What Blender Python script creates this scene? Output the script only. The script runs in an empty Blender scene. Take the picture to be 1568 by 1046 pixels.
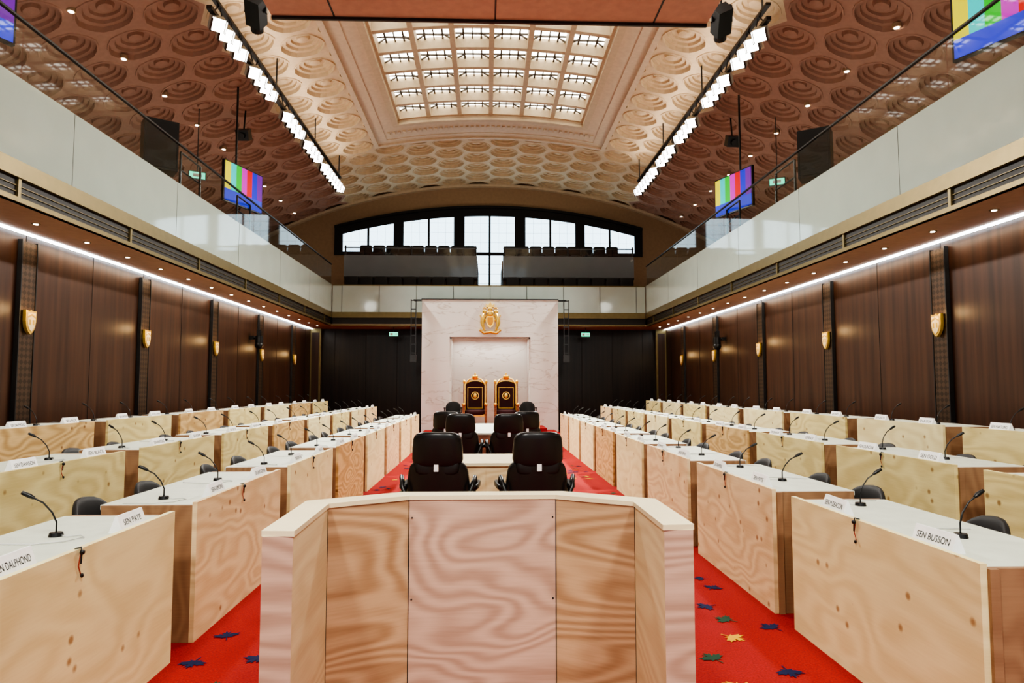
import bpy, math, random
from mathutils import Vector, Matrix
random.seed(7)
scene=bpy.context.scene
COL=scene.collection

# ---------------------------------------------------------------- materials
def newmat(name):
    m=bpy.data.materials.new(name); m.use_nodes=True
    nt=m.node_tree; b=nt.nodes['Principled BSDF']; return m,nt,b
def N(nt,t,**kw):
    n=nt.nodes.new(t)
    for k,v in kw.items(): setattr(n,k,v)
    return n
def plain(name,col,rough=.5,metal=0.,spec=None,noise=0.06,nscale=8,bump=0.):
    m,nt,b=newmat(name)
    tc=N(nt,'ShaderNodeTexCoord'); no=N(nt,'ShaderNodeTexNoise'); no.inputs['Scale'].default_value=nscale
    no.inputs['Detail'].default_value=4
    nt.links.new(tc.outputs['Object'],no.inputs['Vector'])
    r=N(nt,'ShaderNodeValToRGB')
    r.color_ramp.elements[0].position=.3; r.color_ramp.elements[1].position=.7
    r.color_ramp.elements[0].color=[c*(1-noise) for c in col]+[1]
    r.color_ramp.elements[1].color=[min(1,c*(1+noise)) for c in col]+[1]
    nt.links.new(no.outputs['Fac'],r.inputs['Fac']); nt.links.new(r.outputs['Color'],b.inputs['Base Color'])
    b.inputs['Roughness'].default_value=rough; b.inputs['Metallic'].default_value=metal
    if spec is not None: b.inputs['Specular IOR Level'].default_value=spec
    if bump:
        bp=N(nt,'ShaderNodeBump'); bp.inputs['Strength'].default_value=bump; bp.inputs['Distance'].default_value=.01
        nt.links.new(no.outputs['Fac'],bp.inputs['Height']); nt.links.new(bp.outputs['Normal'],b.inputs['Normal'])
    return m
def emis(name,col,s):
    m,nt,b=newmat(name)
    b.inputs['Base Color'].default_value=(*[c*.8 for c in col],1)
    b.inputs['Emission Color'].default_value=(*col,1); b.inputs['Emission Strength'].default_value=s
    return m
def ply(name,c1,c2,bands=34,sc=(.9,.9,3.6),contrast=1.0,knots=True,mottle=0.06):
    m,nt,b=newmat(name); L=nt.links.new
    tc=N(nt,'ShaderNodeTexCoord'); oi=N(nt,'ShaderNodeObjectInfo')
    mul=N(nt,'ShaderNodeVectorMath',operation='SCALE'); mul.inputs[0].default_value=(13.1,7.7,3.3)
    L(oi.outputs['Random'],mul.inputs['Scale'])
    add=N(nt,'ShaderNodeVectorMath',operation='ADD'); L(tc.outputs['Object'],add.inputs[0]); L(mul.outputs[0],add.inputs[1])
    mp=N(nt,'ShaderNodeMapping'); mp.inputs['Scale'].default_value=sc; L(add.outputs[0],mp.inputs['Vector'])
    no=N(nt,'ShaderNodeTexNoise'); no.inputs['Scale'].default_value=1.0; no.inputs['Detail'].default_value=2; no.inputs['Roughness'].default_value=.4
    no.inputs['Distortion'].default_value=.3
    L(mp.outputs[0],no.inputs['Vector'])
    # vertical gradient keeps the grain running mostly horizontally
    sep=N(nt,'ShaderNodeSeparateXYZ'); L(add.outputs[0],sep.inputs[0])
    g=N(nt,'ShaderNodeMath',operation='MULTIPLY'); g.inputs[1].default_value=.4; L(sep.outputs['Z'],g.inputs[0])
    ga=N(nt,'ShaderNodeMath',operation='ADD'); L(g.outputs[0],ga.inputs[0]); L(no.outputs['Fac'],ga.inputs[1])
    a=N(nt,'ShaderNodeMath',operation='MULTIPLY'); a.inputs[1].default_value=bands*6.5; L(ga.outputs[0],a.inputs[0])
    s=N(nt,'ShaderNodeMath',operation='SINE'); L(a.outputs[0],s.inputs[0])
    fine=N(nt,'ShaderNodeTexNoise'); fine.inputs['Scale'].default_value=1; fine.inputs['Detail'].default_value=3
    mp2=N(nt,'ShaderNodeMapping'); mp2.inputs['Scale'].default_value=(6,6,110); L(add.outputs[0],mp2.inputs['Vector']); L(mp2.outputs[0],fine.inputs['Vector'])
    h=N(nt,'ShaderNodeMapRange'); h.inputs['From Min'].default_value=-1; h.inputs['From Max'].default_value=1
    h.inputs['To Min'].default_value=.5-.5*contrast; h.inputs['To Max'].default_value=.5+.35*contrast; L(s.outputs[0],h.inputs['Value'])
    m2=N(nt,'ShaderNodeMath',operation='MULTIPLY_ADD'); L(fine.outputs['Fac'],m2.inputs[0]); m2.inputs[1].default_value=.6; L(h.outputs[0],m2.inputs[2])
    m3=N(nt,'ShaderNodeMath',operation='SUBTRACT'); L(m2.outputs[0],m3.inputs[0]); m3.inputs[1].default_value=.15
    mix=N(nt,'ShaderNodeMix',data_type='RGBA'); mix.inputs[6].default_value=(*c2,1); mix.inputs[7].default_value=(*c1,1)
    L(m3.outputs[0],mix.inputs[0])
    mo=N(nt,'ShaderNodeTexNoise'); mo.inputs['Scale'].default_value=1.6; L(add.outputs[0],mo.inputs['Vector'])
    mr=N(nt,'ShaderNodeMapRange'); mr.inputs['To Min'].default_value=1-mottle*2; mr.inputs['To Max'].default_value=1+mottle*1.2
    L(mo.outputs['Fac'],mr.inputs['Value'])
    mm=N(nt,'ShaderNodeVectorMath',operation='SCALE'); L(mix.outputs[2],mm.inputs[0]); L(mr.outputs[0],mm.inputs['Scale'])
    out=mm.outputs[0]
    if knots:
        vo=N(nt,'ShaderNodeTexVoronoi'); vo.inputs['Scale'].default_value=5.5; L(add.outputs[0],vo.inputs['Vector'])
        lt=N(nt,'ShaderNodeMapRange'); lt.inputs['From Min'].default_value=.06; lt.inputs['From Max'].default_value=.14
        lt.inputs['To Min'].default_value=.9; lt.inputs['To Max'].default_value=0; L(vo.outputs['Distance'],lt.inputs['Value'])
        k=N(nt,'ShaderNodeMix',data_type='RGBA'); L(lt.outputs[0],k.inputs[0]); L(out,k.inputs[6]); k.inputs[7].default_value=(c2[0]*.5,c2[1]*.36,c2[2]*.3,1)
        out=k.outputs[2]
    L(out,b.inputs['Base Color']); b.inputs['Roughness'].default_value=.55
    return m
def walnut(name,c1,c2,rough=.38):
    m,nt,b=newmat(name); L=nt.links.new
    tc=N(nt,'ShaderNodeTexCoord'); mp=N(nt,'ShaderNodeMapping'); mp.inputs['Scale'].default_value=(9,9,.35); L(tc.outputs['Object'],mp.inputs['Vector'])
    no=N(nt,'ShaderNodeTexNoise'); no.inputs['Scale'].default_value=1.2; no.inputs['Detail'].default_value=6; L(mp.outputs[0],no.inputs['Vector'])
    r=N(nt,'ShaderNodeValToRGB'); r.color_ramp.elements[0].position=.32; r.color_ramp.elements[1].position=.68
    r.color_ramp.elements[0].color=(*c1,1); r.color_ramp.elements[1].color=(*c2,1)
    L(no.outputs['Fac'],r.inputs['Fac']); L(r.outputs['Color'],b.inputs['Base Color']); b.inputs['Roughness'].default_value=rough
    return m
def marble(name,c,v):
    m,nt,b=newmat(name); L=nt.links.new
    tc=N(nt,'ShaderNodeTexCoord'); no=N(nt,'ShaderNodeTexNoise'); no.inputs['Scale'].default_value=.9; no.inputs['Detail'].default_value=5; no.inputs['Distortion'].default_value=.8
    mp=N(nt,'ShaderNodeMapping'); mp.inputs['Scale'].default_value=(.6,.6,2.2); mp.inputs['Rotation'].default_value=(0,.35,0)
    L(tc.outputs['Object'],mp.inputs['Vector']); L(mp.outputs[0],no.inputs['Vector'])
    r=N(nt,'ShaderNodeValToRGB'); e=r.color_ramp.elements
    e[0].position=.3; e[0].color=(*c,1); e[1].position=.8; e[1].color=(*c,1)
    a=e.new(.495); a.color=(*c,1); a=e.new(.51); a.color=(*v,1); a=e.new(.525); a.color=(*c,1)
    L(no.outputs['Fac'],r.inputs['Fac']); L(r.outputs['Color'],b.inputs['Base Color']); b.inputs['Roughness'].default_value=.35
    return m
def lattice(name,c1,c2,scale=14):
    m,nt,b=newmat(name); L=nt.links.new
    tc=N(nt,'ShaderNodeTexCoord'); mp=N(nt,'ShaderNodeMapping'); mp.inputs['Rotation'].default_value=(math.radians(45),0,0); mp.inputs['Scale'].default_value=(0,1,1)
    L(tc.outputs['Object'],mp.inputs['Vector'])
    ck=N(nt,'ShaderNodeTexChecker'); ck.inputs['Scale'].default_value=scale; ck.inputs[1].default_value=(*c1,1); ck.inputs[2].default_value=(*c2,1)
    L(mp.outputs[0],ck.inputs['Vector']); L(ck.outputs['Color'],b.inputs['Base Color']); b.inputs['Metallic'].default_value=.3; b.inputs['Roughness'].default_value=.45
    return m
def glass(name,tint,base=.06,top=.65):
    m=bpy.data.materials.new(name); m.use_nodes=True; nt=m.node_tree; nt.nodes.remove(nt.nodes['Principled BSDF'])
    out=nt.nodes['Material Output']
    t=N(nt,'ShaderNodeBsdfTransparent'); t.inputs[0].default_value=(*tint,1)
    g=N(nt,'ShaderNodeBsdfGlossy'); g.inputs['Roughness'].default_value=.03; g.inputs[0].default_value=(.9,.95,.95,1)
    lw=N(nt,'ShaderNodeLayerWeight'); lw.inputs[0].default_value=.5
    p=N(nt,'ShaderNodeMath',operation='POWER'); p.inputs[1].default_value=4; nt.links.new(lw.outputs['Facing'],p.inputs[0])
    q=N(nt,'ShaderNodeMath',operation='MULTIPLY_ADD'); q.inputs[1].default_value=top; q.inputs[2].default_value=base; nt.links.new(p.outputs[0],q.inputs[0])
    mx=N(nt,'ShaderNodeMixShader'); nt.links.new(q.outputs[0],mx.inputs[0]); nt.links.new(t.outputs[0],mx.inputs[1]); nt.links.new(g.outputs[0],mx.inputs[2])
    nt.links.new(mx.outputs[0],out.inputs['Surface']); return m

M={}
M['lect_c']=ply('plywood_pink',(.62,.43,.32),(.40,.245,.17),bands=20,sc=(.7,.7,2.2),contrast=.8,knots=False)
M['lect_a']=ply('plywood_orange',(.60,.41,.24),(.36,.21,.105),bands=20,sc=(.7,.7,2.2),contrast=.85,knots=False)
M['lect_w']=ply('plywood_pale',(.80,.68,.42),(.64,.49,.28),bands=12,sc=(.7,.7,2.2),contrast=.6,knots=False)
M['cap']=ply('plywood_cap',(.84,.75,.50),(.76,.65,.41),bands=5,contrast=.5,knots=False)
M['ply']=[ply('desk_ply_yellow',(.78,.68,.33),(.60,.48,.20),bands=9,sc=(.8,.8,2.4),contrast=.8),
          ply('desk_ply_pink',(.82,.67,.40),(.64,.46,.24),bands=11,sc=(.8,.8,2.4),contrast=.8),
          ply('desk_ply_orange',(.70,.50,.23),(.45,.27,.10),bands=13,sc=(.8,.8,2.4),contrast=.9),
          ply('desk_ply_blond',(.86,.77,.44),(.72,.60,.30),bands=8,sc=(.8,.8,2.4),contrast=.7)]
M['plyend']=ply('desk_ply_end',(.36,.22,.12),(.24,.13,.07),bands=9,contrast=.6,sc=(3,3,.8),knots=False)
M['top']=plain('desk_top_blotter',(.60,.64,.54),.5)
M['carpet']=plain('red_carpet',(.33,.010,.008),.95,noise=.3,nscale=90,bump=.4)
M['walnut']=walnut('walnut_panel',(.038,.015,.007),(.080,.033,.015))
M['dark']=walnut('dark_mural_wall',(.008,.006,.005),(.022,.013,.009),.3)
M['groove']=plain('groove_dark',(.008,.005,.004),.6)
M['mesh']=lattice('bronze_lattice',(.085,.050,.028),(.045,.026,.014),16)
M['brass']=plain('brass',(.22,.17,.08),.38,.7)
M['gold']=plain('gold_leaf',(.95,.62,.16),.3,.75,noise=.15)
M['vent']=plain('dark_vent',(.02,.017,.014),.5)
M['soffit']=plain('pink_soffit',(.50,.33,.24),.6)
M['fascia']=plain('white_glass_fascia',(.42,.49,.44),.05,noise=.03,nscale=2,spec=1.0)
M['fgrey']=plain('grey_glass_fascia',(.18,.21,.23),.05,noise=.03,nscale=2,spec=1.0)
M['glass']=glass('clear_glass',(.90,.95,.94))
M['steel']=plain('dark_steel',(.07,.07,.07),.35,.8)
M['marble']=marble('cream_marble',(.80,.79,.75),(.60,.56,.50))
M['ceilc']=plain('coffer_lit',(.60,.47,.32),.7)  # coffer paint in its brightly lit tone, for the middle of the vault
M['ceils']=plain('coffer_shaded',(.40,.235,.175),.7)  # same coffer paint with the shade of the outer vault put into its colour
M['mould']=plain('ceiling_moulding',(.62,.50,.36),.6)
M['cream']=plain('skylight_rib',(.58,.47,.32),.6)
M['tan']=plain('tan_plaster',(.38,.26,.16),.7)
M['darktan']=plain('dark_step',(.10,.07,.05),.7)
M['baffle']=plain('salmon_panel',(.60,.34,.26),.6)
M['black']=plain('black_fabric',(.012,.011,.011),.55)
M['leather']=plain('black_leather',(.014,.012,.012),.3)
M['plastic']=plain('black_plastic',(.01,.01,.01),.35)
M['frame']=plain('window_frame_black',(.008,.008,.010),.5)
M['pane']=emis('window_daylight',(.66,.87,1.0),2.2)
M['sky']=emis('skylight_glass',(1.0,.98,.90),4.2)
M['led']=emis('led_strip',(.80,.92,1.0),8)
M['lamp']=emis('lamp_face',(1.0,.97,.92),22)
M['down']=emis('downlight_face',(1.0,.88,.7),8)
M['white']=plain('white_card',(.88,.88,.87),.5)
M['ink']=plain('black_ink',(.01,.01,.01),.6)
M['crimson']=plain('crimson_velvet',(.045,.008,.010),.8)
M['exit']=emis('exit_green',(.1,.8,.5),1.3)
M['wood']=ply('table_wood',(.36,.17,.09),(.2,.08,.04),bands=10,knots=False)
M['flesh']=plain('pale_plaster',(.5,.5,.45),.7)

# ---------------------------------------------------------------- mesh builder
class MB:
    def __init__(s): s.v=[]; s.f=[]; s.m=[]; s.sm=[]
    def add(s,vs,fs,m,smooth=False):
        o=len(s.v); s.v+=[tuple(v) for v in vs]
        for f in fs: s.f.append([i+o for i in f]); s.m.append(m); s.sm.append(smooth)
    def box(s,x0,x1,y0,y1,z0,z1,m=0):
        v=[(x,y,z) for z in(z0,z1) for y in(y0,y1) for x in(x0,x1)]
        s.add(v,[(0,2,3,1),(4,5,7,6),(0,1,5,4),(2,6,7,3),(0,4,6,2),(1,3,7,5)],m)
    def obox(s,c,size,R,m=0):
        hx,hy,hz=[a/2 for a in size]
        v=[Vector(c)+R@Vector((x,y,z)) for z in(-hz,hz) for y in(-hy,hy) for x in(-hx,hx)]
        s.add(v,[(0,2,3,1),(4,5,7,6),(0,1,5,4),(2,6,7,3),(0,4,6,2),(1,3,7,5)],m)
    def prism(s,pts,a,b,m=0,axis='z',mside=None):
        n=len(pts)
        def P(p,t):
            return {'z':(p[0],p[1],t),'y':(p[0],t,p[1]),'x':(t,p[0],p[1])}[axis]
        v=[P(p,a) for p in pts]+[P(p,b) for p in pts]
        s.add(v,[list(range(n))[::-1],list(range(n,2*n))],m)
        s.add(v,[(i,(i+1)%n,n+(i+1)%n,n+i) for i in range(n)],m if mside is None else mside)
    def cyl(s,p0,p1,r0,m=0,seg=12,r1=None,smooth=True):
        r1=r0 if r1 is None else r1
        p0=Vector(p0);p1=Vector(p1);d=(p1-p0).normalized()
        u=d.orthogonal().normalized(); w=d.cross(u)
        v=[];
        for p,r in((p0,r0),(p1,r1)):
            for i in range(seg):
                a=2*math.pi*i/seg; v.append(p+(u*math.cos(a)+w*math.sin(a))*r)
        s.add(v,[(i,(i+1)%seg,seg+(i+1)%seg,seg+i) for i in range(seg)],m,smooth)
        s.add(v[:seg],[list(range(seg))[::-1]],m); s.add(v[seg:],[list(range(seg))],m)
    def tube(s,pts,r,m=0,seg=8):
        pts=[Vector(p) for p in pts]; v=[]
        for i,p in enumerate(pts):
            d=(pts[min(i+1,len(pts)-1)]-pts[max(i-1,0)]).normalized()
            ref=Vector((0,1,0)) if abs(d.y)<.9 else Vector((1,0,0))
            u=d.cross(ref).normalized(); w=d.cross(u)
            rr=r[i] if isinstance(r,(list,tuple)) else r
            for k in range(seg):
                a=2*math.pi*k/seg; v.append(p+(u*math.cos(a)+w*math.sin(a))*rr)
        f=[]
        for i in range(len(pts)-1):
            for k in range(seg):
                f.append((i*seg+k,i*seg+(k+1)%seg,(i+1)*seg+(k+1)%seg,(i+1)*seg+k))
        s.add(v,f,m,True); s.add(v[:seg],[list(range(seg))[::-1]],m); s.add(v[-seg:],[list(range(seg))],m)
    def sup(s,c,r,e=.5,m=0,nu=20,nv=12,bend=None):
        def sg(a,p): return math.copysign(abs(a)**p,a)
        v=[];c=Vector(c)
        for j in range(nv+1):
            ph=-math.pi/2+math.pi*j/nv
            for i in range(nu):
                th=2*math.pi*i/nu
                p=Vector((r[0]*sg(math.cos(ph),e)*sg(math.cos(th),e),r[1]*sg(math.cos(ph),e)*sg(math.sin(th),e),r[2]*sg(math.sin(ph),e)))
                if bend: p=bend(p)
                v.append(c+p)
        f=[]
        for j in range(nv):
            for i in range(nu):
                f.append((j*nu+i,j*nu+(i+1)%nu,(j+1)*nu+(i+1)%nu,(j+1)*nu+i))
        s.add(v,f,m,True)
    def mesh(s,name,mats,bevel=0):
        me=bpy.data.meshes.new(name); me.from_pydata(s.v,[],s.f); me.validate(clean_customdata=False)
        for m in mats: me.materials.append(m)
        if len(me.polygons)==len(s.m):
            me.polygons.foreach_set('material_index',s.m); me.polygons.foreach_set('use_smooth',s.sm)
        me.update(); return me
    def obj(s,name,mats,loc=(0,0,0),rz=0,parent=None):
        return put(s.mesh(name,mats),name,loc,rz,parent)
def put(me,name,loc=(0,0,0),rz=0,parent=None):
    o=bpy.data.objects.new(name,me); COL.objects.link(o); o.location=loc; o.rotation_euler=(0,0,rz)
    if parent: o.parent=parent
    return o

# ---------------------------------------------------------------- dimensions
W=6.6; XI=5.55; ZS=3.75; ZG=4.23; ZF=5.2; ZR=5.9; YG=24.0; YW=25.5; YE=31.0; WU=10.5
APEX=10.9; R=22.0
def vz(x): return APEX-(R-math.sqrt(R*R-x*x))

# floor
b=MB(); b.box(-W-.2,W+.2,-4,YW+.2,-.2,0,0); b.obj('floor',[M['carpet']])
for sd,nm in((1,'right'),(-1,'left')):
    b=MB(); x=sorted((sd*3.2,sd*4.7)); b.box(x[0],x[1],1.2,22.0,0,.14); x=sorted((sd*4.7,sd*(W-.01))); b.box(x[0],x[1],1.2,22.0,0,.31)
    b.obj('tiered_riser',[M['carpet']])
b=MB(); b.box(-2.2,2.2,21.3,23.45,0,.15); b.box(-1.8,1.8,21.7,23.45,.15,.3); b.box(-1.33,1.33,23.45,24.5,0,.3); b.obj('throne_platform',[M['carpet']])

leaf=[(0,1),(.12,.72),(.3,.82),(.26,.45),(.55,.62),(.6,.42),(.92,.42),(.78,.2),(.88,.06),(.45,-.25),(.5,-.42),(.06,-.34),(.04,-.85)]
leaf=leaf+[(-x,y) for x,y in leaf[1:][::-1]]
b=MB()
def addleaf(x,y,s,a,m):
    # sharpen the lobes so the maple outline reads
    pts=[(x,y,.004)]
    for px,py in leaf:
        r=math.hypot(px,py); k=1.15 if r>.85 else (.8 if r<.62 else 1)
        pts.append((x+s*k*(px*math.cos(a)-py*math.sin(a)),y+s*k*(px*math.sin(a)+py*math.cos(a)),.004))
    n=len(leaf); b.add(pts,[(0,1+i,1+(i+1)%n) for i in range(n)],m)
near=[(1.51,5.05,0),(1.55,4.76,1),(1.47,4.43,2),(1.24,4.1,1),(1.6,3.9,0),(1.25,3.72,2),(-1.77,4.57,0),(-1.8,4.15,0),(-1.55,3.8,1),(-1.45,4.2,0),(-1.4,4.75,2),(1.8,4.6,0),(1.3,5.4,2),(-1.6,5.3,2)]
for x,y,m in near: addleaf(x,y,.08,random.uniform(0,6),m)
for k in range(520):
    x=random.uniform(-1.8,1.8); y=random.uniform(-1,21)
    if 3.5<y<5.5 and abs(x)>1: continue
    if abs(x)<1.1 and (2.2<y<3.7): continue
    addleaf(x,y,random.uniform(.055,.08),random.uniform(0,6.3),random.choice([0,0,0,1,2]))
b.obj('carpet_leaf_pattern',[plain('leaf_navy',(.006,.008,.06),.95),plain('leaf_green',(.015,.06,.03),.95),plain('leaf_yellow',(.65,.36,.02),.95)])

PY=[6.45,9.75,13.05,16.35,19.65,22.95]
for sd,nm in((1,'right'),(-1,'left')):
    b=MB()
    x=sorted((sd*W,sd*(W+.2))); b.box(x[0],x[1],-4,YW+.2,0,ZG-.11,0)
    y=-3.45
    while y<YW:
        xx=sorted((sd*W,sd*(W-.004)))
        b.box(xx[0],xx[1],y,y+.01,.0,ZS,1)
        y+=1.65
    b.obj('wall_'+nm,[M['walnut'],M['groove']])
    for py in PY:
        b=MB(); xx=sorted((sd*(W-.006),sd*(W-.06))); b.box(xx[0],xx[1],py-.15,py+.15,.32,ZS-.12,0)
        b.box(min(xx)-.01*(sd>0),max(xx)+.01*(sd<0),py-.17,py-.15,.32,ZS-.1,1); b.box(min(xx)-.01*(sd>0),max(xx)+.01*(sd<0),py+.15,py+.17,.32,ZS-.1,1)
        b.obj('bronze_pilaster',[M['mesh'],M['steel']])
        b=MB(); k=.9
        sh=[(-.12,.17),(-.04,.155),(0,.175),(.04,.155),(.12,.17),(.122,.0),(.10,-.10),(.055,-.165),(0,-.205),(-.055,-.165),(-.10,-.10),(-.122,0)]
        x0=sd*(W-.075); x1=sd*(W-.12)
        b.prism([(py+p[0]*k,2.52+p[1]*k) for p in sh],min(x0,x1),max(x0,x1),0,'x')
        x2=sd*(W-.13)
        b.prism([(py+p[0]*.74*k,2.52+p[1]*.78*k) for p in sh],min(x1,x2),max(x1,x2),1,'x')
        b.prism([(py-.08,2.585),(py,2.625),(py+.08,2.585),(py+.08,2.565),(py,2.6),(py-.08,2.565)],*sorted((x2,x2-sd*.006)),0,'x')
        for kk in(-.035,.035): b.box(*sorted((x2,x2-sd*.006)),py+kk-.014,py+kk+.014,2.47,2.54,0)
        b.obj('shield_sconce',[M['gold'],plain('gold_glow',(1,.78,.45),.3,.4)])
        li=bpy.data.lights.new('sconce_light','POINT'); li.energy=3; li.color=(1,.65,.3); li.shadow_soft_size=.08
        lo=bpy.data.objects.new('sconce_light',li); COL.objects.link(lo); lo.location=(sd*(W-.3),py,2.7)
b=MB(); b.box(-W+.01,W-.01,YW,YW+.2,0,ZG-.11,0)
for k in range(-5,6):
    if abs(k)>1: b.box(k*1.15-.01,k*1.15+.01,YW-.006,YW,0,ZS,1)
b.obj('wall_back',[M['dark'],M['groove']])
for sd in(1,-1):
    b=MB()
    x=sorted((sd*6.2,sd*(W-.01))); b.box(x[0],x[1],YW-.25,YW-.01,0,ZS,0)
    x=sorted((sd*6.27,sd*6.53)); b.box(x[0],x[1],YW-.27,YW-.25,.2,ZS-.15,1)
    b.obj('corner_pier',[M['brass'],M['walnut']])

for sd,nm in((1,'right'),(-1,'left')):
    b=MB()
    def bx(xa,xb,y0,y1,z0,z1,m):
        x=sorted((sd*xa,sd*xb)); b.box(x[0],x[1],y0,y1,z0,z1,m)
    bx(XI+.02,W-.005,-4,YW-.01,ZS,ZS+.06,0)
    bx(XI+.08,WU-.01,-4,YE-.01,ZG-.1,ZG,3)
    bx(XI,XI+.08,-4,YG-.03,ZS-.0,ZS+.06,1)
    bx(XI+.03,XI+.08,-4,YG-.03,ZS+.06,ZG-.2,2)
    for i in range(9):
        yy=3.0+i*2.5
        bx(XI+.0,XI+.03,yy,yy+.05,ZS+.06,ZG-.2,1)
    bx(XI+.015,XI+.08,-4,YG-.03,ZS+.12,ZS+.126,1); bx(XI+.015,XI+.08,-4,YG-.03,ZS+.19,ZS+.196,1)
    bx(XI-.02,XI+.08,-4,YG-.03,ZG-.2,ZG-.1,1); bx(XI-.01,XI+.08,-4,YG-.03,ZG-.1,ZG,1)
    bx(XI,XI+.06,-4,YG,ZG,ZF,4)
    y=-3.
    while y<YG: bx(XI-.002,XI,y,y+.008,ZG,ZF,2); y+=3.0
    b.obj('gallery_balcony_'+nm,[M['soffit'],M['brass'],M['vent'],M['flesh'],M['fascia']])
    b=MB()
    y=-4.
    while y<YG-.1:
        x=sd*(XI+.03); ya,yb_=y+.01,min(y+1.99,YG)
        b.add([(x,ya,ZF),(x,yb_,ZF),(x,yb_,ZR),(x,ya,ZR)],[(0,1,2,3)],0); y+=2.0
    bx(XI+.005,XI+.05,-4,YG,ZR,ZR+.025,1)
    b.obj('glass_balustrade',[M['glass'],M['steel']])
    b=MB()
    for y0 in(13.2,16.2):
        for yy in(y0,y0+.9):
            b.cyl((sd*(XI+.5),yy,ZG),(sd*(XI+.5),yy,ZR+.25),.025,0,8)
        for zz in(ZR+.25,ZR-.1,ZR-.4): b.cyl((sd*(XI+.5),y0,zz),(sd*(XI+.5),y0+.9,zz),.02,0,8)
    b.obj('steel_handrail',[M['steel']])
    b=MB(); bx(WU,WU+.2,-4,YE,ZG,vz(WU)+.3,0); b.obj('wall_upper_'+nm,[M['tan']])
    b=MB(); 
    y=-4
    while y<YW-.4:
        bx(W-.10,W-.03,y,y+1.12,ZS-.022,ZS,0); y+=1.16
    b.obj('led_cove_strip',[M['led']])
    b=MB()
    y=2.2
    while y<YW-.6:
        b.cyl((sd*6.05,y,ZS-.006),(sd*6.05,y,ZS),.055,0,16); b.cyl((sd*6.05,y,ZS-.012),(sd*6.05,y,ZS-.004),.03,1,12); y+=1.15
    b.obj('soffit_downlights',[M['brass'],M['down']])

# back gallery
XB=XI-.025
b=MB()
b.box(-XB,XB,YG-.02,YG+.08,ZG-.2,ZG,1); b.box(-XB,XB,YG+.02,YG+.08,ZS+.06,ZG-.2,2); b.box(-XI,XI,YG,YW-.01,ZS,ZS+.06,0); b.box(-XB,XB,YG-.02,YG,ZS,ZS+.05,1)
b.box(-XB,XB,YG,YG+.06,ZG,ZF-.04,4); b.box(-XI,XI,YG+.06,YE-.01,ZG-.1,ZG,3)
for k in range(-4,5): b.box(k*1.3-.006,k*1.3+.006,YG-.006,YG,ZG,ZF-.04,2)
b.box(-XB,XB,YG,YG+.06,ZF-.04,ZF,1)
b.box(-XI,XI,YG+.9,YE-.13,ZG,4.9,5)
b.box(-XI,-.5,YG+2,YE-.17,4.9,5.85,5); b.box(.5,XI,YG+2,YE-.17,4.9,5.85,5)
b.box(-XI,-.5,YG+3.6,YE-.17,5.85,6.75,5); b.box(.5,XI,YG+3.6,YE-.17,5.85,6.75,5)
for sd in(1,-1):
    x=sorted((sd*.5,sd*XI)); b.box(x[0],x[1],YG+1.9,YG+1.96,5.8,6.62,6); b.box(x[0],x[1],YG+1.89,YG+1.98,5.72,5.8,2)
b.obj('gallery_balcony_back',[M['soffit'],M['brass'],M['vent'],M['flesh'],M['fascia'],M['darktan'],M['fgrey']])
b=MB()
for sd in(1,-1):
    x=sorted((sd*.5,sd*XI))
    b.add([(x[0],YG+1.93,6.63),(x[1],YG+1.93,6.63),(x[1],YG+1.93,6.9),(x[0],YG+1.93,6.9)],[(0,1,2,3)],0); b.box(x[0],x[1],YG+1.9,YG+1.96,6.9,6.94,1)
    for xx in(.55,XI-.05,3.0): b.cyl((sd*xx,YG+1.93,6.62),(sd*xx,YG+1.93,7.0),.03,1)
b.obj('gallery_glass_rail',[glass('smoke_glass',(.75,.8,.85),.12),M['steel']])
for (yy,z0,nm) in((YG+1.35,4.9,'a'),(YG+4.3,6.75,'b')):
    for sd in(1,-1):
        b=MB(); n=9
        for i in range(n):
            x=sd*(.85+i*.54)
            b.sup((x,yy+.12,z0+.48),(.26,.05,.36 if nm=='a' else .30),.3,0,16,8)
            b.sup((x,yy-.12,z0+.32),(.24,.22,.06),.4,0,16,6)
            b.box(x-.2,x+.2,yy-.05,yy+.05,z0+.005,z0+.3,0)
        b.obj('gallery_seat_row',[M['black']])

# end wall with lunette
b=MB(); n=40
arc=[(-WU+2*WU*i/n) for i in range(n+1)]
pts=[(x,vz(x)+.2) for x in arc]; 
b.prism([(-WU,ZG)]+pts+[(WU,ZG)],YE,YE+.2,0,'y'); 
for i in range(n):
    x0,x1=arc[i],arc[i+1]
    b.add([(x0,YE-.25,vz(x0)),(x1,YE-.25,vz(x1)),(x1,YE-.25,vz(x1)-.12),(x0,YE-.25,vz(x0)-.12),(x0,YE,vz(x0)-.12),(x1,YE,vz(x1)-.12)],[(0,1,2,3),(3,2,5,4)],1)
b.obj('wall_end',[M['tan'],M['mould']])
RL=25.8
def lz(x): return 9.8-(RL-math.sqrt(RL*RL-x*x))
b=MB(); hx=7.05
la=[-hx+2*hx*i/30 for i in range(31)]
b.prism([(-hx,7.6)]+[(x,lz(x)) for x in la]+[(hx,7.6)],YE-.1,YE,0,'y')
b.box(-.95,.95,YE-.1,YE,5.6,7.6,0)
for i in range(30):
    x0,x1=la[i],la[i+1]; b.add([(x0,YE-.16,lz(x0)),(x1,YE-.16,lz(x1)),(x1,YE-.16,lz(x1)+.12),(x0,YE-.16,lz(x0)+.12),(x0,YE,lz(x0)+.12),(x1,YE,lz(x1)+.12),(x0,YE,lz(x0)),(x1,YE,lz(x1))],[(0,1,2,3),(3,2,5,4),(0,6,7,1)],0)
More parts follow.
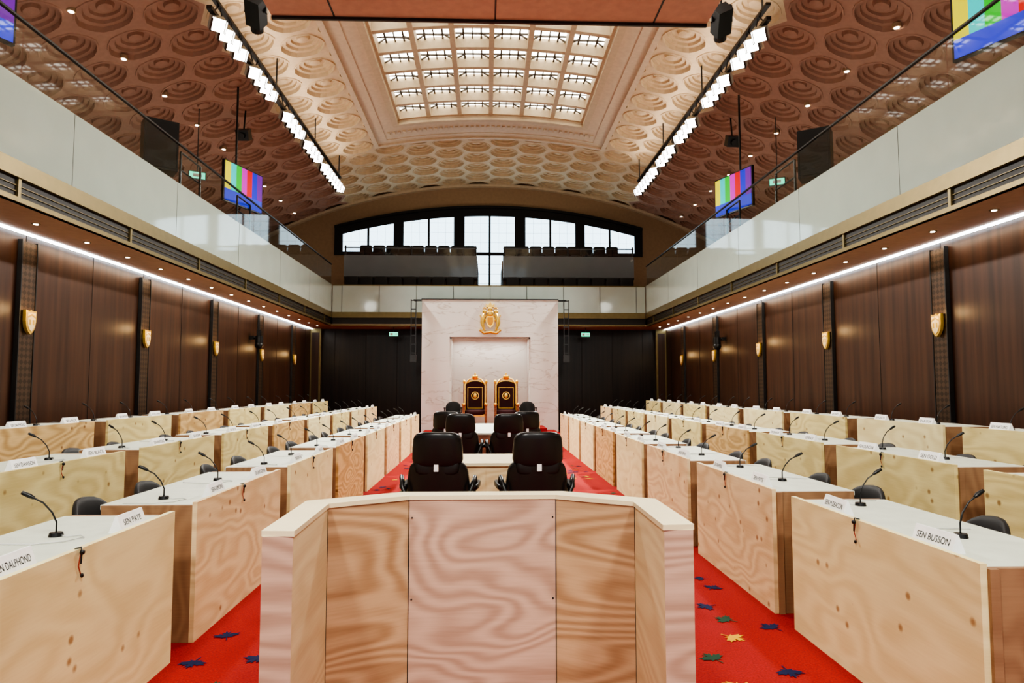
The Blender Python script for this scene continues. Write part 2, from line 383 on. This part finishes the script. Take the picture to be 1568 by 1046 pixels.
for c in(-5.52,-2.78,0,2.78,5.52):
    for s0,s1 in((-1.14,-.05),(.05,1.14)):
        xs=[c+s0+(s1-s0)*t/4 for t in range(5)]
        yb=YE-.115
        for i in range(4):
            b.add([(xs[i],yb,7.75),(xs[i+1],yb,7.75),(xs[i+1],yb,lz(xs[i+1])-.38),(xs[i],yb,lz(xs[i])-.38)],[(0,1,2,3)],1)
        for t in(1,2): 
            xm=c+s0+(s1-s0)*t/3; b.box(xm-.004,xm+.004,YE-.122,YE-.115,7.75,lz(xm)-.38,2)
        for zz in(8.2,8.65,9.1):
            xa=max(abs(c+s0),abs(c+s1))
            if zz<lz(xa)-.4: b.box(c+s0,c+s1,YE-.122,YE-.115,zz-.004,zz+.004,2)
for x0,x1 in((-.6,-.05),(.05,.6)):
    b.box(x0,x1,YE-.115,YE-.1,5.9,7.6,1)
    for zz in(6.3,6.75,7.2): b.box(x0,x1,YE-.122,YE-.114,zz-.01,zz+.01,2)
b.obj('window_1',[M['frame'],M['pane'],plain('muntin_grey',(.5,.58,.62),.5)])

# ---------------------------------------------------------------- vaulted ceiling
rc=.72; dx=1.5*rc; dyc=math.sqrt(3)*rc
# flat field, thin raised rim, stepped round recesses and a central rosette boss
prof=[(1.0,0),(.86,0),(.85,-.025),(.81,-.025),(.79,.09),(.64,.09),(.62,.16),(.46,.16),(.44,.22),(.27,.22),(.22,.15),(.10,.13),(0,.12)]
b=MB(); S=18
def rad(f,i):
    t=2*math.pi*i/S
    a=(t%(math.pi/3))-math.pi/6
    hexr=math.cos(math.pi/6)/math.cos(a)
    if f>=.999: return hexr
    return f*.97*(.25*hexr+.75*.93)
for k in range(-10,10):
    xc=(k+.5)*dx
    for j in range(-3,26):
        yc=-.9+j*dyc+(dyc/2 if k%2 else 0)
        if yc>YE+.6: continue
        infr=yc<24.3
        if abs(xc)<3.5 and infr: continue
        mi=1 if abs(xc)>6.0 else 0  # outer cells take the shade-darkened copy
        vs=[];fs=[]
        def cx_(x):
            x=max(-WU-.1,min(WU+.1,x))
            if infr and abs(x)<3.45: x=math.copysign(3.45,xc)
            return x
        for (f,dz) in prof[:-1]:
            for a in range(S):
                t=2*math.pi/S*a; r=rc*rad(f,a); x=cx_(xc+r*math.cos(t)); y=yc+r*math.sin(t)
                vs.append((x,min(y,YE+.05),vz(x)+dz))
        for i in range(len(prof)-2):
            for a in range(S):
                fs.append((i*S+a,(i+1)*S+a,(i+1)*S+(a+1)%S,i*S+(a+1)%S))
        l=(len(prof)-2)*S; vs.append((cx_(xc),min(yc,YE+.05),vz(cx_(xc))+prof[-1][1])); c=len(vs)-1
        for a in range(S): fs.append((l+a,c,l+(a+1)%S))
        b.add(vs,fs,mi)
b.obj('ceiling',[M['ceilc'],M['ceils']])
SX=3.16; SY=22.9; Y0=-4
b=MB()
def curved(x0,x1,y0,y1,zo0,zo1,m,n=8):
    for i in range(n):
        a=x0+(x1-x0)*i/n; c=x0+(x1-x0)*(i+1)/n
        v=[(a,y0,vz(a)+zo0),(c,y0,vz(c)+zo0),(c,y1,vz(c)+zo0),(a,y1,vz(a)+zo0),(a,y0,vz(a)+zo1),(c,y0,vz(c)+zo1),(c,y1,vz(c)+zo1),(a,y1,vz(a)+zo1)]
        b.add(v,[(0,3,2,1),(4,5,6,7),(0,1,5,4),(2,3,7,6),(0,4,7,3),(1,2,6,5)],m)
for sd in(1,-1):
    curved(*sorted((sd*SX,sd*4.25)),Y0,SY+1.9,-.04,.4,1,4)
    curved(*sorted((sd*4.1,sd*4.25)),Y0,SY+1.95,-.10,-.03,1,2)
    curved(*sorted((sd*3.75,sd*3.82)),Y0,SY+1.5,-.06,-.03,1,1)
    curved(*sorted((sd*SX,sd*3.35)),Y0,SY+.2,-.13,-.03,0,2)
curved(-SX,SX,SY,SY+1.9,-.04,.4,1,12)
curved(-4.25,4.25,SY+1.8,SY+1.95,-.10,-.03,1,14)
curved(-3.82,3.82,SY+1.42,SY+1.5,-.06,-.03,1,14)
curved(-SX,SX,SY,SY+.2,-.13,-.03,0,12)
for i in range(40):
    x=-3.6+7.2*i/39; b.box(x-.05,x+.05,SY+.75,SY+.95,vz(x)-.09,vz(x)-.03,1)
px=2*SX/6; py=1.15
for i in range(7):
    x=-SX+px*i; curved(x-.07,x+.07,Y0,SY,.02,.42,0,1)
nr=20
for j in range(nr+1):
    y=SY-py*j; curved(-SX,SX,y-.08,y+.08,.04,.42,0,10)
for i in range(6):
    for j in range(nr):
        xa=-SX+px*i+.06; xb=xa+px-.12; ya=SY-py*(j+1)+.07; yb=ya+py-.14
        z=lambda x:vz(x)+.36
        b.add([(xa,ya,z(xa)),(xb,ya,z(xb)),(xb,yb,z(xb)),(xa,yb,z(xa))],[(0,1,2,3)],2)
        def bar(x0,y0,x1,y1,w=.022):
            d=Vector((x1-x0,y1-y0,0)); L=d.length; a=math.atan2(d.y,d.x)
            cx,cy=(x0+x1)/2,(y0+y1)/2
            b.obox((cx,cy,vz(cx)+.31),(L,w*2,.04),Matrix.Rotation(a,3,'Z'),3)
        mx=(xb-xa)*.24; my=(yb-ya)*.24
        bar(xa+mx,ya,xa+mx,yb); bar(xb-mx,ya,xb-mx,yb); bar(xa,ya+my,xb,ya+my); bar(xa,yb-my,xb,yb-my)
        cx,cy=(xa+xb)/2,(ya+yb)/2
        bar(cx,ya,cx,yb,.014)
        bar(xa,ya,xa+mx,ya+my,.014); bar(xb,yb,xb-mx,yb-my,.014); bar(xa,yb,xa+mx,yb-my,.014); bar(xb,ya,xb-mx,ya+my,.014)
b.obj('skylight_window',[M['cream'],M['mould'],M['sky'],plain('lead_bar',(.06,.045,.03),.5)])

for sd in(1,-1):
    b=MB()
    for k in range(10):
        y=11.6+2.0*k; x=sd*8.5; z=vz(8.5)
        b.cyl((x,y,z-.035),(x,y,z+.05),.09,0,12); b.cyl((x,y,z-.045),(x,y,z-.034),.055,1,12)
    b.obj('vault_downlights',[M['tan'],M['down']])

# hanging panel
b=MB(); ZP=6.66; b.box(-3.05,2.95,5.0,9.1,ZP,ZP+.12,0); b.box(-3.05,2.95,9.1,9.14,ZP-.04,ZP+.14,1)
for x in(-2.2,0.0,2.2): b.box(x-.012,x+.012,5.0,9.1,ZP-.006,ZP,1)
for x in(-2.9,2.8):
    for y in(5.4,8.7): b.cyl((x,y,ZP+.12),(x,y,vz(x)-.16),.015,1,6)
b.obj('suspended_ceiling_panel',[M['baffle'],M['steel']])
for sd in(1,-1):
    b=MB(); Rm=Matrix.Rotation(math.radians(-sd*25),3,'Y')@Matrix.Rotation(math.radians(-30),3,'X')
    c=Vector((sd*3.28-.05,9.3,6.82))
    b.obox(c,(.22,.40,.2),Rm,0); b.cyl(c+Rm@Vector((0,.2,0)),c+Rm@Vector((0,.3,0)),.09,0,12); b.cyl(c+Vector((0,0,.08)),c+Vector((0,0,.24)),.03,0,8)
    b.box(c.x-.14,c.x+.14,c.y-.02,c.y+.02,c.z+.2,c.z+.24,0); b.cyl(c+Vector((0,0,.22)),(c.x,c.y,vz(c.x)-.16),.015,0,6)
    for s in(-1,1): b.box(c.x+s*.14-.01,c.x+s*.14+.01,c.y-.03,c.y+.03,c.z-.02,c.z+.22,0)
    b.obj('stage_spotlight',[M['plastic']])

# track lights
for sd in(1,-1):
    b=MB(); X=sd*5.6; z=9.0
    b.box(X-.05,X+.05,13.2,25.2,z+.05,z+.13,0); b.box(X-.05,X+.05,13.2,25.2,z+.36,z+.42,0)
    y=13.4
    while y<24.9:
        b.cyl((X,y,z+.1),(X,y+.3,z+.4),.015,0,6); b.cyl((X,y+.6,z+.1),(X,y+.3,z+.4),.015,0,6); y+=.6
    for y in(13.5,17.5,21.5,25.0): b.cyl((X,y,z+.4),(X,y,vz(5.6)-.01),.02,0,6)
    ys=[]
    for g in(13.5,15.6,18.2,20.3,22.4,24.0):
        ys+= [g+i*.4 for i in range(4)]
    for y in ys:
        if y>25.1: continue
        d=Vector((-sd*.5,-.65,-.7)).normalized()
        p=Vector((X-sd*.05,y,z-.1))
        Rq=d.to_track_quat('Z','Y').to_matrix()
        b.obox(p-d*.04,(.27,.27,.22),Rq,1); b.obox(p+d*.075,(.24,.24,.01),Rq,2); b.cyl((X,y,z+.06),p,.02,0,6)
        for s in(-1,1): b.obox(p+d*.13+Rq@Vector((s*.14,0,0)),(.01,.26,.14),Rq,0)
    b.obj('track_light_truss',[M['steel'],M['flesh'],M['lamp']])

# TVs
bars=[(.8,.75,.05),(.05,.7,.7),(.05,.65,.08),(.7,.05,.65),(.75,.03,.03),(.04,.06,.75),(.3,.05,.5)]
bm=[emis('screen_bar_%d'%i,[v**1.5 for v in c],.6) for i,c in enumerate(bars)]
bm+= [emis('screen_blue',(.02,.04,.6),.7)]
def tv(loc,rz,wd=1.25,ht=.75):
    b=MB(); b.box(-wd/2-.03,wd/2+.03,.0,.07,-ht/2-.03,ht/2+.03,0)
    n=7
    for i in range(n):
        b.box(-wd/2+wd*i/n,-wd/2+wd*(i+1)/n,-.008,0,-ht/2+.3*ht,ht/2,1+i)
    b.box(-wd/2,wd/2,-.008,0,-ht/2,-ht/2+.3*ht,8)
    b.cyl((0,.05,0),(0,.25,.1),.04,0,8); b.box(-.1,.1,.07,.12,-.15,.15,0)
    b.cyl((0,.25,.1),(0,.25,2.6),.025,0,8)
    o=b.obj('television_screen',[M['plastic']]+bm,loc,rz)
for sd in(1,-1):
    tv((sd*6.15,16.9,6.55),sd*math.radians(-72),1.4,.95)
    tv((sd*6.5,8.1,6.45),sd*math.radians(-66),1.4,.85)
for sd in(1,-1):
    b=MB(); b.box(-.28,.28,-.2,.2,0,.9,0); b.box(-.25,.25,-.215,-.2,.04,.86,1); b.cyl((0,0,-1.2),(0,0,0),.04,0,8); b.box(-.2,.2,-.2,.2,-1.245,-1.2,0)
    b.cyl((0,-.22,.28),(0,-.213,.28),.14,0,16); b.cyl((0,-.22,.62),(0,-.213,.62),.08,0,16)
    b.obj('loudspeaker',[M['plastic'],M['black']],(sd*(XI+.48),12.3,ZG+1.25),sd*math.radians(-35))
    b=MB(); b.obox((0,0,0),(.36,.3,.3),Matrix.Rotation(.5,3,'X'),0); b.cyl((0,0,.1),(0,.1,.75),.025,0,8); b.cyl((0,-.13,-.08),(0,-.2,-.12),.09,0,12)
    o=b.obj('ceiling_speaker',[M['plastic']],(sd*7.2,19.7,vz(7.2)-.75))
    b=MB(); b.box(-.12,-.005,-.05,.05,-.05,.05,0); b.cyl((-.12,0,0),(-.25,0,0),.03,0,8); b.cyl((-.25,0,-.15),(-.25,0,.05),.1,0,12); b.sup((-.25,0,-.2),(.11,.11,.11),1,0); b.box(-.3,-.2,-.06,.06,.05,.22,0)
    o=b.obj('wall_camera',[M['plastic']],(sd*W,18.9,2.95),0 if sd>0 else math.pi)
    b=MB(); b.box(-.17,.17,0,.04,0,.16,0); b.box(-.155,.155,-.005,0,.012,.148,1); b.box(-.12,-.03,-.008,-.005,.04,.12,2); b.box(.02,.1,-.008,-.005,.07,.09,2)
    b.prism([(.09,.05),(.14,.08),(.09,.11)],-.008,-.005,2,'y'); b.cyl((0,.02,.16),(0,.02,.33),.01,0,6)
    b.obj('exit_sign',[M['steel'],M['exit'],M['white']],(sd*3.45,24.5,ZS-.335))
    b=MB(); b.box(-.2,.2,0,.05,0,.2,0); b.box(-.18,.18,-.006,0,.02,.18,1); b.box(-.1,.1,-.01,-.006,.06,.14,2); b.cyl((0,.03,.2),(0,.03,1.8),.012,0,6)
    b.obj('exit_sign',[M['steel'],M['exit'],M['white']],(sd*7.3,16.9,6.75),sd*math.radians(-30))

# ---------------------------------------------------------------- throne canopy (marble)
b=MB(); y0,y1=23.5,24.6; H=4.62; ho=2.35; hi=1.39; zh=3.33
b.box(-ho,-hi,y0,y1,0,H,0); b.box(hi,ho,y0,y1,0,H,0); b.box(-hi,hi,y0,y1,zh,H,0); b.box(-hi,hi,y1-.05,y1+.15,0,H,0)
for sd in(1,-1):
    x=sorted((sd*(hi-.05),sd*hi)); b.box(x[0],x[1],y0+.12,y1-.05,0,zh,0)
b.box(-hi,hi,y0+.12,y0+.2,zh-.06,zh,1)
b.box(-ho-.02,ho+.02,y0-.02,y1,H,H+.03,2)
b.obj('marble_throne_surround',[M['marble'],M['flesh'],M['steel']])
for sd in(1,-1):
    b=MB(); X=sd*2.62
    for dx_ in(-.08,.08): b.box(X+dx_-.012,X+dx_+.012,23.3,23.34,2.7,4.6,0)
    for k in range(7): b.box(X-.08,X+.08,23.31,23.33,2.75+k*.3,2.78+k*.3,0)
    b.box(*sorted((sd*2.35,X)),23.3,23.49,4.55,4.6,0); b.box(X-.1,X+.1,23.25,23.42,2.45,2.7,0)
    b.obj('line_array_bracket',[M['steel']])
b=MB(); yb=23.5
sh=[(-.14,.2),(.14,.2),(.15,0),(.1,-.14),(0,-.22),(-.1,-.14),(-.15,0)]
b.prism([(x,3.86+z) for x,z in sh],yb-.07,yb,0,'y'); b.prism([(x*.7,3.86+z*.7) for x,z in sh],yb-.09,yb-.07,1,'y')
b.sup((0,yb-.06,4.14),(.11,.055,.1),.8,0); b.sup((0,yb-.055,4.29),(.08,.05,.08),.9,0)
b.prism([(-.13,4.36),(-.15,4.48),(-.07,4.42),(0,4.54),(.07,4.42),(.15,4.48),(.13,4.36)],yb-.08,yb,0,'y')
for sd in(1,-1):
    b.tube([(sd*.2,yb-.06,3.6),(sd*.27,yb-.07,3.75),(sd*.24,yb-.075,3.95),(sd*.21,yb-.06,4.12),(sd*.17,yb-.05,4.2)],[.05,.06,.07,.055,.03],0)
    b.sup((sd*.2,yb-.06,4.2),(.07,.05,.07),.9,0); b.tube([(sd*.22,yb-.05,4.02),(sd*.14,yb-.07,4.04),(sd*.1,yb-.07,4.1)],.025,0)
    b.tube([(sd*.24,yb-.05,3.88),(sd*.15,yb-.07,3.9)],.025,0); b.tube([(sd*.27,yb-.04,3.72),(sd*.33,yb-.04,3.8),(sd*.31,yb-.04,3.98),(sd*.35,yb-.04,4.08)],.02,0)
    b.tube([(sd*.25,yb-.04,3.6),(sd*.16,yb-.06,3.55)],.035,0); b.tube([(sd*.14,yb-.04,4.3),(sd*.2,yb-.04,4.36),(sd*.24,yb-.04,4.3)],.025,0)
b.tube([(-.36,yb-.05,3.58),(-.22,yb-.05,3.46),(0,yb-.06,3.5),(.22,yb-.05,3.46),(.36,yb-.05,3.58)],.045,0)
b.obj('coat_of_arms',[M['gold'],plain('arms_inner',(.75,.35,.06),.4,.6)])

def throne():
    b=MB()
    def arch(w,z0,z1,h,n=10): return [(-w,z0)]+[(-w,z1)]+[(-w*math.cos(math.pi*i/n),z1+h*math.sin(math.pi*i/n)) for i in range(1,n)]+[(w,z1)]+[(w,z0)]
    b.prism(arch(.36,.45,1.38,.17),.22,.30,0,'y')
    b.prism(arch(.315,.50,1.36,.14),.205,.22,1,'y')
    b.prism([(-.25,.6),(-.25,1.3),(.25,1.3),(.25,.6)],.2,.205,0,'y'); b.prism([(-.235,.615),(-.235,1.285),(.235,1.285),(.235,.615)],.195,.2,1,'y')
    b.cyl((0,.195,1.02),(0,.185,1.02),.13,0,20); b.cyl((0,.185,1.02),(0,.178,1.02),.105,1,20); b.sup((0,.175,1.02),(.06,.02,.08),.8,0)
    for sd in(1,-1):
        b.cyl((sd*.36,.26,0),(sd*.36,.26,1.42),.035,2,10); b.sup((sd*.36,.26,1.48),(.05,.05,.07),1,0)
        b.cyl((sd*.36,-.3,0),(sd*.36,-.3,.72),.035,2,10,.045); b.sup((sd*.36,-.02,.72),(.055,.34,.04),.5,2); b.sup((sd*.36,-.33,.74),(.06,.06,.05),1,0)
        b.box(sd*.36-.02,sd*.36+.02,-.28,.24,.42,.5,0); b.cyl((sd*.36,-.3,.0),(sd*.36,-.3,.08),.06,0,10)
        b.tube([(sd*.3,.2,1.42),(sd*.2,.2,1.56),(sd*.08,.2,1.6)],.025,0)
    b.sup((0,-.03,.47),(.35,.31,.09),.4,1); b.box(-.36,.36,-.3,.28,.34,.42,0)
    b.cyl((0,.25,1.55),(0,.25,1.63),.09,0,12,.12); b.sup((0,.25,1.66),(.1,.08,.06),1,3); b.sup((0,.25,1.74),(.03,.03,.04),1,0)
    return b.mesh('throne',[M['gold'],M['crimson'],M['wood'],M['gold']])
tm=throne()
for x in(-.50,.53): put(tm,'throne',(x,22.6,.3))

# ---------------------------------------------------------------- chairs
def officechair(high=False):
    b=MB(); 
    for k in range(5):
        a=2*math.pi*k/5+.3; e=(.25*math.cos(a),.25*math.sin(a))
        b.tube([(0,0,.11),(e[0]*.6,e[1]*.6,.09),(e[0],e[1],.07)],[.025,.02,.015],0)
        b.cyl((e[0]-.02*math.sin(a),e[1]+.02*math.cos(a),.03),(e[0]+.02*math.sin(a),e[1]-.02*math.cos(a),.03),.03,0,10)
    b.cyl((0,0,.1),(0,0,.42),.028,0,10); b.box(-.12,.12,-.12,.12,.38,.42,0)
    b.sup((0,0,.45),(.24,.25,.05),.45,1)
    if not high:
        for s in(1,-1):
            b.tube([(.05,s*.24,.43),(.06,s*.28,.48),(.06,s*.28,.60)],.018,0); b.sup((.0,s*.275,.62),(.14,.03,.02),.5,0)
        b.sup((.22,0,.63),(.03,.25,.20),.6,1,24,12,bend=lambda p:Vector((p.x-1.4*p.y*p.y+.12*p.z,p.y,p.z-.9*p.y*p.y)))
        b.tube([(.1,0,.42),(.22,0,.44),(.25,0,.58)],.03,0)
    else:
        for s in(1,-1):
            b.tube([(.1,s*.22,.43),(.1,s*.3,.46),(.1,s*.31,.68)],.022,0); b.sup((.04,s*.315,.71),(.18,.045,.03),.5,0)
            b.tube([(.27,s*.24,.55),(.27,s*.31,.72),(.2,s*.33,.80),(.12,s*.33,.72)],.02,0)
        b.sup((.25,0,.72),(.05,.285,.24),.45,2,24,12,bend=lambda p:Vector((p.x-.9*p.y*p.y+.1*p.z,p.y*(1-.3*p.z),p.z)))
        b.sup((.285,0,1.05),(.06,.225,.155),.42,2,24,12,bend=lambda p:Vector((p.x-.9*p.y*p.y+.1*p.z,p.y*(1-.3*p.z),p.z)))
        b.sup((.27,0,.9),(.035,.2,.08),.5,1,16,8)
        b.box(.315,.335,-.02,.02,.86,.92,3); b.tube([(.1,0,.42),(.28,0,.44),(.31,0,.62)],.035,0)
    return b.mesh('office_chair',[M['plastic'],M['black'],M['leather'],M['white']])
lowc=officechair(); highc=officechair(True)

def textmesh(t,size):
    cu=bpy.data.curves.new('t','FONT'); cu.body=t; cu.size=size; cu.align_x='CENTER'; cu.align_y='CENTER'
    o=bpy.data.objects.new('t',cu); COL.objects.link(o); dg=bpy.context.evaluated_depsgraph_get()
    dg.update(); me=bpy.data.meshes.new_from_object(o.evaluated_get(dg)); 
    v=[tuple(x.co) for x in me.vertices]; f=[tuple(p.vertices) for p in me.polygons]
    bpy.data.objects.remove(o); return v,f
def card(t):
    b=MB(); b.prism([(-.035,0),(.035,0),(.004,.085),(-.004,.085)],-.135,.135,0,'y')
    v,f=textmesh(t,.044)
    d=Vector((.031,0,.085)).normalized(); n=Vector((-.085,0,.031)).normalized()
    o=Vector((-.0195,0,.0425))+n*.0012
    wmax=max(abs(a[0]) for a in v); s=min(1,.11/wmax)
    b.add([o+Vector((0,-p[0]*s,0))+d*p[1] for p in v],f,1)
    return b.mesh('name_card',[M['white'],M['ink']])
names=['SEN BUSSON','SEN M DEACON','SEN PATE','SEN DALPHOND','SEN SAINT-GERMAIN','SEN SIMONS','SEN GOLD','SEN DUNCAN','SEN BLACK','SEN DAWSON','SEN BOEHM','SEN HARTLING']
cards=[card(t) for t in names]
b=MB(); b.cyl((0,0,0),(0,0,.02),.035,0,14,.03)
b.tube([(0,0,.02),(.0,0,.07),(.02,.005,.12),(.06,.01,.17),(.11,.015,.20)],.0045,0,6); b.tube([(.10,.014,.195),(.12,.017,.207),(.155,.02,.225)],[.008,.012,.010],0,8)
b.tube([(-.02,0,.006),(-.07,.04,.005),(-.12,.01,.005),(-.16,.08,.005),(-.10,.16,.005),(.02,.2,.005),(.2,.16,.005)],.003,1,6)
mic=b.mesh('gooseneck_microphone',[M['plastic'],plain('cable_white',(.6,.6,.58),.5)])
b=MB(); b.tube([(.02,0,.004),(-.008,0,.012),(-.012,0,-.01),(-.012,.005,-.06)],.004,0,6); b.sup((-.014,.0,-.01),(.010,.011,.011),.8,0); b.tube([(-.006,0,-.02),(-.006,.012,-.07),(-.006,-.008,-.11)],.0025,1,6); b.sup((-.012,-.008,-.115),(.007,.007,.01),.9,0)
ear=b.mesh('hanging_earpiece',[M['plastic'],plain('ear_red',(.3,.03,.02),.5)])

LD=1.76; HT=.87
def desk(i):
    b=MB(); 
    b.box(0,.03,0,LD,0,HT,0)
    b.box(.03,.60,0,.03,0,HT-.02,1); b.box(.03,.60,LD-.03,LD,0,HT-.02,1); b.box(.03,.55,LD/2-.015,LD/2+.015,0,HT-.05,1)
    b.box(.03,.62,.03,LD-.03,HT-.05,HT-.02,2)
    b.box(.26,.28,.03,LD-.03,.45,HT-.05,1)
    b.box(.03,.07,-.018,0,0,HT-.02,1)
    return b.mesh('senate_desk',[M['ply'][i],M['plyend'],M['top']])
desks=[desk(i) for i in range(4)]
rowsR=[(1.94,0,[2.81+2.07*k for k in range(8)]),(3.45,.14,[3.05+2.07*k for k in range(9)]),(4.95,.31,[5.37+2.07*k for k in range(8)])]
rowsL=[(1.94,0,[2.40+2.07*k for k in range(8)]),(3.45,.14,[2.68+2.07*k for k in range(9)]),(4.95,.31,[4.84+2.07*k for k in range(8)])]
pat={(1,0):[3,1,1,3,2,3,3,1],(1,1):[0,0,0,2,0,3,0,0,3],(1,2):[0,3,0,3,3,0,3,0],(-1,0):[3,1,3,2,3,1,3,3],(-1,1):[3,0,0,0,2,3,0,3,3],(-1,2):[2,2,0,2,0,3,2,0]}
ci=0
for sd,rows in((1,rowsR),(-1,rowsL)):
    for ri,(X,z,ys) in enumerate(rows):
        for k,y0 in enumerate(ys):
            rz=0 if sd>0 else math.pi
            def pl(me,nm,lx,ly,lz,extra=0):
                if sd>0: loc=(X+lx,y0+ly,z+lz)
                else: loc=(-(X+lx),y0+LD-ly,z+lz)
                return put(me,nm,loc,rz+extra)
            pl(desks[pat[(sd,ri)][k]],'senate_desk',0,0,0)
            for s,ly in enumerate((.38,1.30)):
                ca=cards[ci%len(cards)]
                ci+=1
                pl(ca,'name_card',.075,ly,HT-.02,random.uniform(-.06,.06))
                pl(mic,'gooseneck_microphone',.33,ly+.2,HT-.02,random.uniform(-.4,.2))
                pl(lowc,'office_chair',.76,ly+.05*(1 if s==0 else -1),0,random.uniform(-.12,.12))
            if ri<2: pl(ear,'hanging_earpiece',0,.95,HT-.004)

# ---------------------------------------------------------------- clerks tables & chairs
def table(name,x0,x1,y0,y1,h,mt,mb):
    b=MB(); b.box(x0,x1,y0,y1,h-.03,h,0)
    b.box(x0+.03,x0+.06,y0+.03,y1-.03,0,h-.03,1); b.box(x1-.06,x1-.03,y0+.03,y1-.03,0,h-.03,1); b.box(x0+.06,x1-.06,y0+.03,y0+.06,0,h-.03,1); 
    b.box(-.113,-.107,y0+.02,y0+.03,0,h-.03,1)
    b.obj(name,[mt,mb])
table('plywood_table',-.72,.5,7.0,8.0,.83,M['cap'],M['ply'][1])
table('clerks_table',-.42,.22,12.0,15.2,.80,M['top'],M['wood'])
for x,y,r in((-.52,6.4,-.08),(.33,6.4,.1),(-.5,10.6,0),(.2,10.6,.1),(-.72,11.6,-.2),(.5,11.6,.2)):
    put(highc,'executive_chair',(x,y,0),-math.pi/2+r)
for x in(-1.22,1.24): put(lowc,'side_chair',(x,22.6,.3),math.pi/2)
b=MB(); b.box(-.3,.3,-.25,.25,.7,.73,0); 
for sx in(1,-1):
    for sy in(1,-1): b.box(sx*.27-.02,sx*.27+.02,sy*.22-.02,sy*.22+.02,0,.7,0)
b.box(-.27,.27,-.22,.22,.55,.57,0)
b.obj('side_table',[M['ply'][2]],(.95,17.6,0))

# ---------------------------------------------------------------- lectern enclosure
b=MB(); H=1.085; t=.11; cx=-.12
inn=[(-.675,2.52),(-.685,3.1),(-.35,3.31),(.35,3.31),(.685,3.1),(.685,2.58)]
out=[(-.675-t,2.52),(-.685-t,3.17),(-.39,3.31+t),(.39,3.31+t),(.685+t,3.17),(.685+t,2.58)]
mi=[2,1,0,1,2]
for i in range(5):
    a,c=inn[i],inn[i+1]; d,e=out[i],out[i+1]
    zc=H-.02
    v=[(a[0],a[1],0),(c[0],c[1],0),(e[0],e[1],0),(d[0],d[1],0),(a[0],a[1],zc),(c[0],c[1],zc),(e[0],e[1],zc),(d[0],d[1],zc)]
    b.add(v,[(0,1,5,4)],mi[i]); b.add(v,[(2,3,7,6)],2); b.add(v,[(4,5,6,7),(0,3,2,1)],3)
    if i==0: b.add(v,[(0,4,7,3)],0)
    if i==4: b.add(v,[(1,2,6,5)],0)
    v=[(a[0],a[1],zc),(c[0],c[1],zc),(e[0],e[1],zc),(d[0],d[1],zc),(a[0],a[1],H),(c[0],c[1],H),(e[0],e[1],H),(d[0],d[1],H)]
    v=[(p[0]*(1+(.006 if j%4 in(2,3) else -.008)),p[1]+(-.005 if (j%4 in(0,1)) else .005),p[2]) for j,p in enumerate(v)]
    b.add(v,[(0,1,5,4),(2,3,7,6),(4,5,6,7),(0,3,2,1),(0,4,7,3),(1,2,6,5)],3)
for p in inn[1:5]: b.box(p[0]-.0015,p[0]+.0015,p[1]-.003,p[1]+.002,0,H-.02,4)
for x,z in((-.335,.98),(-.335,.6),(-.335,.2),(.335,.98),(.335,.6),(.335,.2)): b.cyl((x,3.31,z),(x,3.307,z),.004,4,8)
b.obj('plywood_lectern_enclosure',[M['lect_c'],M['lect_a'],M['lect_w'],M['cap'],M['groove']],(cx,0,0))

# ---------------------------------------------------------------- lights
def area(name,loc,sx,sy,e,col,rot):
    l=bpy.data.lights.new(name,'AREA'); l.shape='RECTANGLE'; l.size=sx; l.size_y=sy; l.energy=e; l.color=col
    o=bpy.data.objects.new(name,l); COL.objects.link(o); o.location=loc; o.rotation_euler=rot; return o
for sd in(1,-1):
    area('cove_wash_light',(sd*(W-.22),11,ZS-.05),.12,26,100,(1,.80,.58),(0,0,0))
    for y in(14.5,18.5,22.5):
        l=bpy.data.lights.new('truss_spot','SPOT'); l.energy=2500; l.spot_size=math.radians(85); l.spot_blend=.7; l.shadow_soft_size=.3; l.color=(1,.98,.93)
        o=bpy.data.objects.new('truss_spot',l); COL.objects.link(o); o.location=(sd*5.45,y,8.75)
        o.rotation_euler=(Vector((-sd*2.2,y-4,0))-o.location).to_track_quat('-Z','Y').to_euler()
    area('vault_fill',(sd*5.55,18.5,9.46),.15,13,75,(1,.90,.76),(math.pi,-sd*.45,0))  # added fill, no real fixture: brightens the coffers around the skylight
area('niche_light',(0,24.05,3.25),2.4,.3,16,(1,.97,.92),(0,0,0))
for x in(-2.5,2.5):
    l=bpy.data.lights.new('house_spot','SPOT'); l.energy=1400; l.spot_size=math.radians(100); l.spot_blend=.8; l.shadow_soft_size=.4; l.color=(1,.97,.89)
    o=bpy.data.objects.new('house_spot',l); COL.objects.link(o); o.location=(x,-2,7.5)
    o.rotation_euler=(Vector((-x*.6,6,0))-o.location).to_track_quat('-Z','Y').to_euler()
for sd in(1,-1): area('side_vault_fill',(sd*8.2,16,ZG+1.2),.4,26,140,(1,.89,.80),(math.pi,0,0))  # added fill without a fixture, lifts the side vault from below
area('end_vault_fill',(0,27.0,6.3),9,.3,65,(1,.91,.78),(math.pi,0,0))  # added fill to brighten the far end of the vault, no lamp there
w=bpy.data.worlds.new('World'); scene.world=w; w.use_nodes=True
w.node_tree.nodes['Background'].inputs[0].default_value=(.92,.97,1,1); w.node_tree.nodes['Background'].inputs[1].default_value=.65

cam=bpy.data.cameras.new('Camera'); cam.lens=24; cam.sensor_width=36; cam.clip_start=.05
co=bpy.data.objects.new('Camera',cam); COL.objects.link(co); co.location=(-.1,0,1.6)
co.rotation_euler=(math.radians(90+3.83),0,math.radians(-2.08)); scene.camera=co
try:
    scene.view_settings.view_transform='AgX'; scene.view_settings.look='AgX - High Contrast'; scene.view_settings.exposure=.15
except Exception as e: print(e)
